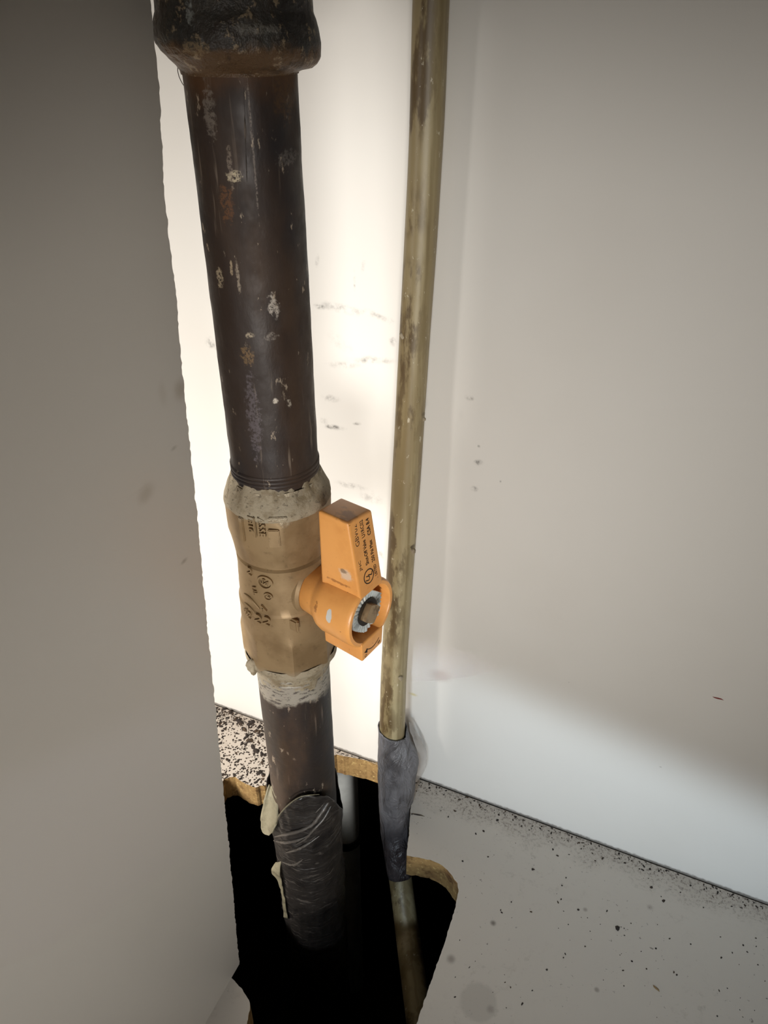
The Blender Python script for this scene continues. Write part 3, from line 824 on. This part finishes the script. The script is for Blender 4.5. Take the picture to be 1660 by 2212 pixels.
sheet('torn_flap', [at_depth(586, 1700, .006), at_depth(598, 1722, .010), at_depth(614, 1738, .013)],
      [at_depth(590, 1694, .006), at_depth(612, 1716, .012), at_depth(630, 1722, .016)], M_FLAP, wrapo)
sheet('torn_flap', [at_depth(596, 1862, .010), at_depth(586, 1880, .011), at_depth(598, 1902, .012), at_depth(608, 1935, .013), at_depth(614, 1985, .014)],
      [at_depth(606, 1862, .013), at_depth(604, 1884, .014), at_depth(608, 1904, .014), at_depth(613, 1935, .014), at_depth(622, 1985, .015)], M_FLAP, wrapo)

# ------------------------------------------------------------------ plastic tube
def spline(pts, n):
    out = []
    for j in range(n+1):
        t = j/n*(len(pts)-1); i = min(int(t), len(pts)-2); f = t-i
        p0, p1, p2, p3 = pts[max(i-1, 0)], pts[i], pts[i+1], pts[min(i+2, len(pts)-1)]
        out.append([0.5*((2*b)+(c-a)*f+(2*a-5*b+4*c-d)*f*f+(3*b-a-3*c+d)*f**3) for a, b, c, d in zip(p0, p1, p2, p3)])
    return out
WY = WALL_Y
# (u, v, y, width in px)
tp = [(946, -260, WY-.0085, 86), (932, 0, WY-.0085, 80.5), (921, 300, WY-.0085, 74.5), (907, 560, WY-.009, 70), (894, 760, WY-.010, 65.5), (880, 1000, WY-.011, 62.5), (867, 1200, WY-.013, 58.5), (853, 1420, WY-.015, 55.5), (848, 1560, WY-.017, 55),
      (847, 1700, WY-.020, 54), (852, 1800, WY-.026, 52), (866, 1900, WY-.038, 51), (884, 2040, WY-.062, 53), (902, 2180, WY-.088, 55), (916, 2290, WY-.108, 56)]
sp = []
for u, v, y, wpx in tp:
    p = on_y(u, v, y); dep = (p-EYE).dot(Vector((-E2*math.cos(PITCH), E1*math.cos(PITCH), -math.sin(PITCH))))
    sp.append((p.x, p.y, p.z, wpx/F_PX*dep/2))
tube_pts = spline(sp, 130)
def tube_rings(pts, n=40, f=None):
    rings = []; P3 = [Vector(p[:3]) for p in pts]
    for i, p in enumerate(pts):
        t = (P3[min(i+1, len(P3)-1)]-P3[max(i-1, 0)]).normalized()
        x = t.cross(Vector((0, 1, 0))).normalized(); y = x.cross(t).normalized()
        rings.append([P3[i]+(x*math.cos(2*math.pi*k/n)+y*math.sin(2*math.pi*k/n))*(p[3] if f is None else f(i, 2*math.pi*k/n, p[3])) for k in range(n)])
    return rings
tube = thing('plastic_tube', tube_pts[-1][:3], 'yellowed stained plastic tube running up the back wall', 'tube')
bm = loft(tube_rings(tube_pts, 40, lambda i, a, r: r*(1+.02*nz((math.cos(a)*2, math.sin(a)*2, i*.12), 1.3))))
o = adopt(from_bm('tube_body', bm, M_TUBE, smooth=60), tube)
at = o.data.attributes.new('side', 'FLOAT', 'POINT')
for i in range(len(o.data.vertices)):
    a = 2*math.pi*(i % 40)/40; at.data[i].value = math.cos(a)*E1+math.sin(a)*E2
for (u, v, s) in ((893, 1190, 6), (872, 725, 7), (866, 1465, 6), (916, 905, 4)):
    pp = min(tube_pts, key=lambda q: abs(q[2]-on_y(u, v, q[1]).z)); p = on_y(u, v, pp[1]-pp[3]*.7)
    bm = bmesh.new(); bmesh.ops.create_icosphere(bm, subdivisions=2, radius=s*.00022)
    for q in bm.verts: q.co = q.co*(1+.5*nz(q.co, 900))+p
    adopt(from_bm('dried_glue_lump', bm, M_SEAL, smooth=60), tube)

# grey tape sleeve on the tube
ts = [(849, 1566, WY-.0165, 66), (854, 1600, WY-.0165, 72), (861, 1632, WY-.017, 86), (860, 1670, WY-.018, 82), (857, 1710, WY-.020, 76), (855, 1750, WY-.022, 70), (855, 1800, WY-.026, 62), (858, 1840, WY-.0315, 58), (865, 1892, WY-.0385, 54)]
ss = []
for u, v, y, wpx in ts:
    p = on_y(u, v, y); dep = (p-EYE).dot(Vector((-E2*math.cos(PITCH), E1*math.cos(PITCH), -math.sin(PITCH))))
    ss.append((p.x, p.y, p.z, wpx/F_PX*dep/2))
sv = spline(ss, 40)
def fsl(i, a, r):
    d = 1+.06*nz((math.cos(a)*2, math.sin(a)*2, i*.16), 1.5)+.07*abs(math.sin(a*2.5+i*.16))**3*math.exp(-((i-15)/10)**2)+.03*nz((math.cos(a)*5+i*.2, math.sin(a)*5, i*.3), 1.5)
    k = .86 if math.sin(a) > 0 else 1.0     # flatter towards the wall
    return r*d*(1-(1-k)*abs(math.sin(a)))
rings = tube_rings(sv, 56, fsl)
for i in range(0, 8):            # slanting mouth
    for k, p in enumerate(rings[i]):
        a = 2*math.pi*k/56
        fall = (1-i/8)
        side = (p-Vector(sv[i][:3])).dot(Vector((E1, E2, 0)))/max(sv[i][3], 1e-5)
        front = -(p-Vector(sv[i][:3])).y/max(sv[i][3], 1e-5)
        p.z -= fall*(.0035+.0035*side)*(1.0 if front > 0 else .2)
o = sleeve = adopt(from_bm('tape_sleeve', loft(rings, cap0=False, cap1=False), M_TAPE, smooth=70), tube)
o['label'] = 'wrinkled grey tape wrapped round the tube at the floor'
md = o.modifiers.new('thickness', 'SOLIDIFY'); md.thickness = .0005; md.offset = -1
A = [on_y(u, v, WY-.013) for u, v in ((884, 1560), (888, 1580), (898, 1610), (902, 1640), (898, 1670), (893, 1690))]
B = [on_y(u, v, WY-.006) for u, v in ((888, 1562), (902, 1582), (918, 1615), (922, 1645), (914, 1672), (900, 1690))]
sheet('loose_film', A, B, M_FILM, sleeve, .0002)

# grey pvc pipe under the floor
gp = thing('drain_pipe', tuple(on_y(757, 1900, 0.326)), 'pale grey plastic pipe standing in the dark below the floor hole', 'pipe')
c = on_y(748, 1800, 0.326)
bm = loft([cyl_ring(c.x, c.y, z, .0105, 40) for z in (-0.358, -0.10, -0.05, -0.022)])
adopt(from_bm('pipe_body', bm, M_PVC, smooth=60), gp)
zb = on_y(757, 1835, 0.316).z
bm = loft([cyl_ring(c.x, c.y, zb+dz, r, 40) for dz, r in ((-.004, .0106), (-.004, .0120), (.004, .0120), (.004, .0106))], cap0=False, cap1=False)
adopt(from_bm('clamp_band', bm, M_BLK, smooth=40), gp)
# ------------------------------------------------------------------ dirt
def inside(p, poly):
    c_ = False; n = len(poly)
    for i in range(n):
        a, b = poly[i], poly[i-1]
        if (a.y > p.y) != (b.y > p.y) and p.x < (b.x-a.x)*(p.y-a.y)/(b.y-a.y)+a.x: c_ = not c_
    return c_
def lump(bm, p, s, flat=.5, el=1.0, rot=None):
    a = random.random()*6.28 if rot is None else rot
    vv = []
    n = 6
    for i in range(n):
        t = 2*math.pi*i/n; r = s*random.uniform(.6, 1.2)
        x, y = r*math.cos(t)*el, r*math.sin(t)
        vv.append(bm.verts.new((p.x+x*math.cos(a)-y*math.sin(a), p.y+x*math.sin(a)+y*math.cos(a), p.z)))
    tp_ = bm.verts.new((p.x, p.y, p.z+s*flat*random.uniform(.7, 1.3)))
    for i in range(n): bm.faces.new((vv[i], vv[(i+1) % n], tp_))
    bm.faces.new(vv[::-1])
bm = bmesh.new()
cnt = 0
while cnt < 1000:                 # the littered strip behind the partition
    u, v = random.uniform(455, 600), random.uniform(1510, 1710)
    p = on_z(u, v, 0.0001)
    if p.y > WALL_Y-GAP-.0008 or inside(p, hole): continue
    edge = (WALL_Y-p.y)
    big = nz(p, 90)
    keep = .30+.8*math.exp(-edge/.008)+.8*max(0, big)
    if random.random() > keep: continue
    s = random.choice((.0003, .00035, .0004, .0005, .0006)) if random.random() < .85 else random.uniform(.0006, .0011)
    lump(bm, p, s, .6, random.uniform(1, 1.9)); cnt += 1
for (u, v) in ((485, 1532), (498, 1538), (510, 1552), (520, 1560), (528, 1575), (534, 1590), (540, 1600), (530, 1608), (547, 1612), (552, 1580), (560, 1570), (565, 1588), (555, 1622), (560, 1668), (568, 1674), (476, 1562), (540, 1565), (515, 1556), (545, 1560), (560, 1582)):
    p = on_z(u, v, 0.0001)
    if not inside(p, hole): lump(bm, p, random.uniform(.0011, .0021), .8, 1.5)
for _ in range(420):             # grit along the joint on the right
    x = random.uniform(on_z(720, 1612).x, 0.26)
    p = Vector((x, WALL_Y-GAP-.0006-random.expovariate(1/.0032), .0001))
    if inside(p, hole): continue
    lump(bm, p, random.choice((.0002, .0003, .0003, .0004, .0006)), .6, random.uniform(1, 2.2))
for _ in range(360):             # scattered specks
    u, v = random.uniform(880, 1660), random.uniform(1690, 2212)
    p = on_z(u, v, .0001)
    if p.y > WALL_Y-.004 or inside(p, hole): continue
    if random.random() > .35+.9*nz(p, 30): continue
    lump(bm, p, random.choice((.0002, .00025, .0003, .0004, .0005)), .5, random.uniform(1, 2))
for (u, v, s) in ((1335, 2005, .0013), (1408, 1917, .0010), (1434, 1946, .0010), (1152, 1878, .0009), (1205, 1848, .0007), (1195, 1835, .0006), (1045, 1795, .0007), (1075, 1772, .0008), (1078, 1760, .0007), (1182, 2095, .0006), (1405, 1877, .0008), (1000, 1860, .0006), (1250, 1965, .0007)):
    lump(bm, on_z(u, v, .0001), s, .6, 1.3)
tag(from_bm('dirt_grit', bm, M_GRIT), 'black grit and crumbs littering the cabinet floor along the wall joint', 'dirt', kind='stuff')
# a few single bits
def sliver(name, p, ln, wd, dirv, nrm, mat, label, cat):
    dirv = dirv.normalized(); sd = nrm.cross(dirv).normalized(); rings = []
    for t, k in ((-.5, .1), (-.3, .7), (0, 1), (.25, .8), (.5, .1)):
        c_ = p+dirv*ln*t+sd*wd*.25*math.sin(t*5)
        rings.append([c_+sd*wd*k/2, c_+nrm*wd*.4*k, c_-sd*wd*k/2, c_+nrm*.00003])
    o = from_bm(name, loft(rings), mat); return tag(o, label, cat)
a, b = on_y(1540, 1504, WALL_Y), on_y(1564, 1513, WALL_Y)
sliver('red_chip', (a+b)/2+Vector((0, -.00006, 0)), (b-a).length, .0010, b-a, Vector((0, -1, 0)), M_RED, 'tiny dark red fleck stuck on the white back panel', 'fleck')
a, b = on_z(1412, 2127, .0001), on_z(1425, 2143, .0001)
sliver('wood_splinter', (a+b)/2, (b-a).length, .0012, b-a, Vector((0, 0, 1)), M_WOODCH, 'small brown wood splinter lying on the cabinet floor', 'splinter')
a, b = on_z(888, 1756, .0001), on_z(918, 1764, .0001)
sliver('wood_splinter', (a+b)/2, (b-a).length, .0010, b-a, Vector((0, 0, 1)), M_GRIT, 'dark splinter lying at the edge of the floor hole beside the grey tape', 'splinter')
# fibre hanging from the coupling
pts = [at_depth(u, v, .004) for u, v in ((386, 138), (384, 150), (387, 165), (394, 180), (400, 188))]
pts = spline([(p.x, p.y, p.z, .00012) for p in pts], 16)
o = adopt(from_bm('loose_fibre', loft(tube_rings(pts, 6)), M_HAIR), coup)
print('WALL_Y', WALL_Y, 'VZ', VZ, 'thk check', [on_y(u, v, on_z(u, v0).y).z for u, v, v0 in ((487, 1738, 1683), (770, 1698, 1638), (940, 1920, 1862))], 'tube r', [round(t[3]*2000, 1) for t in sp])
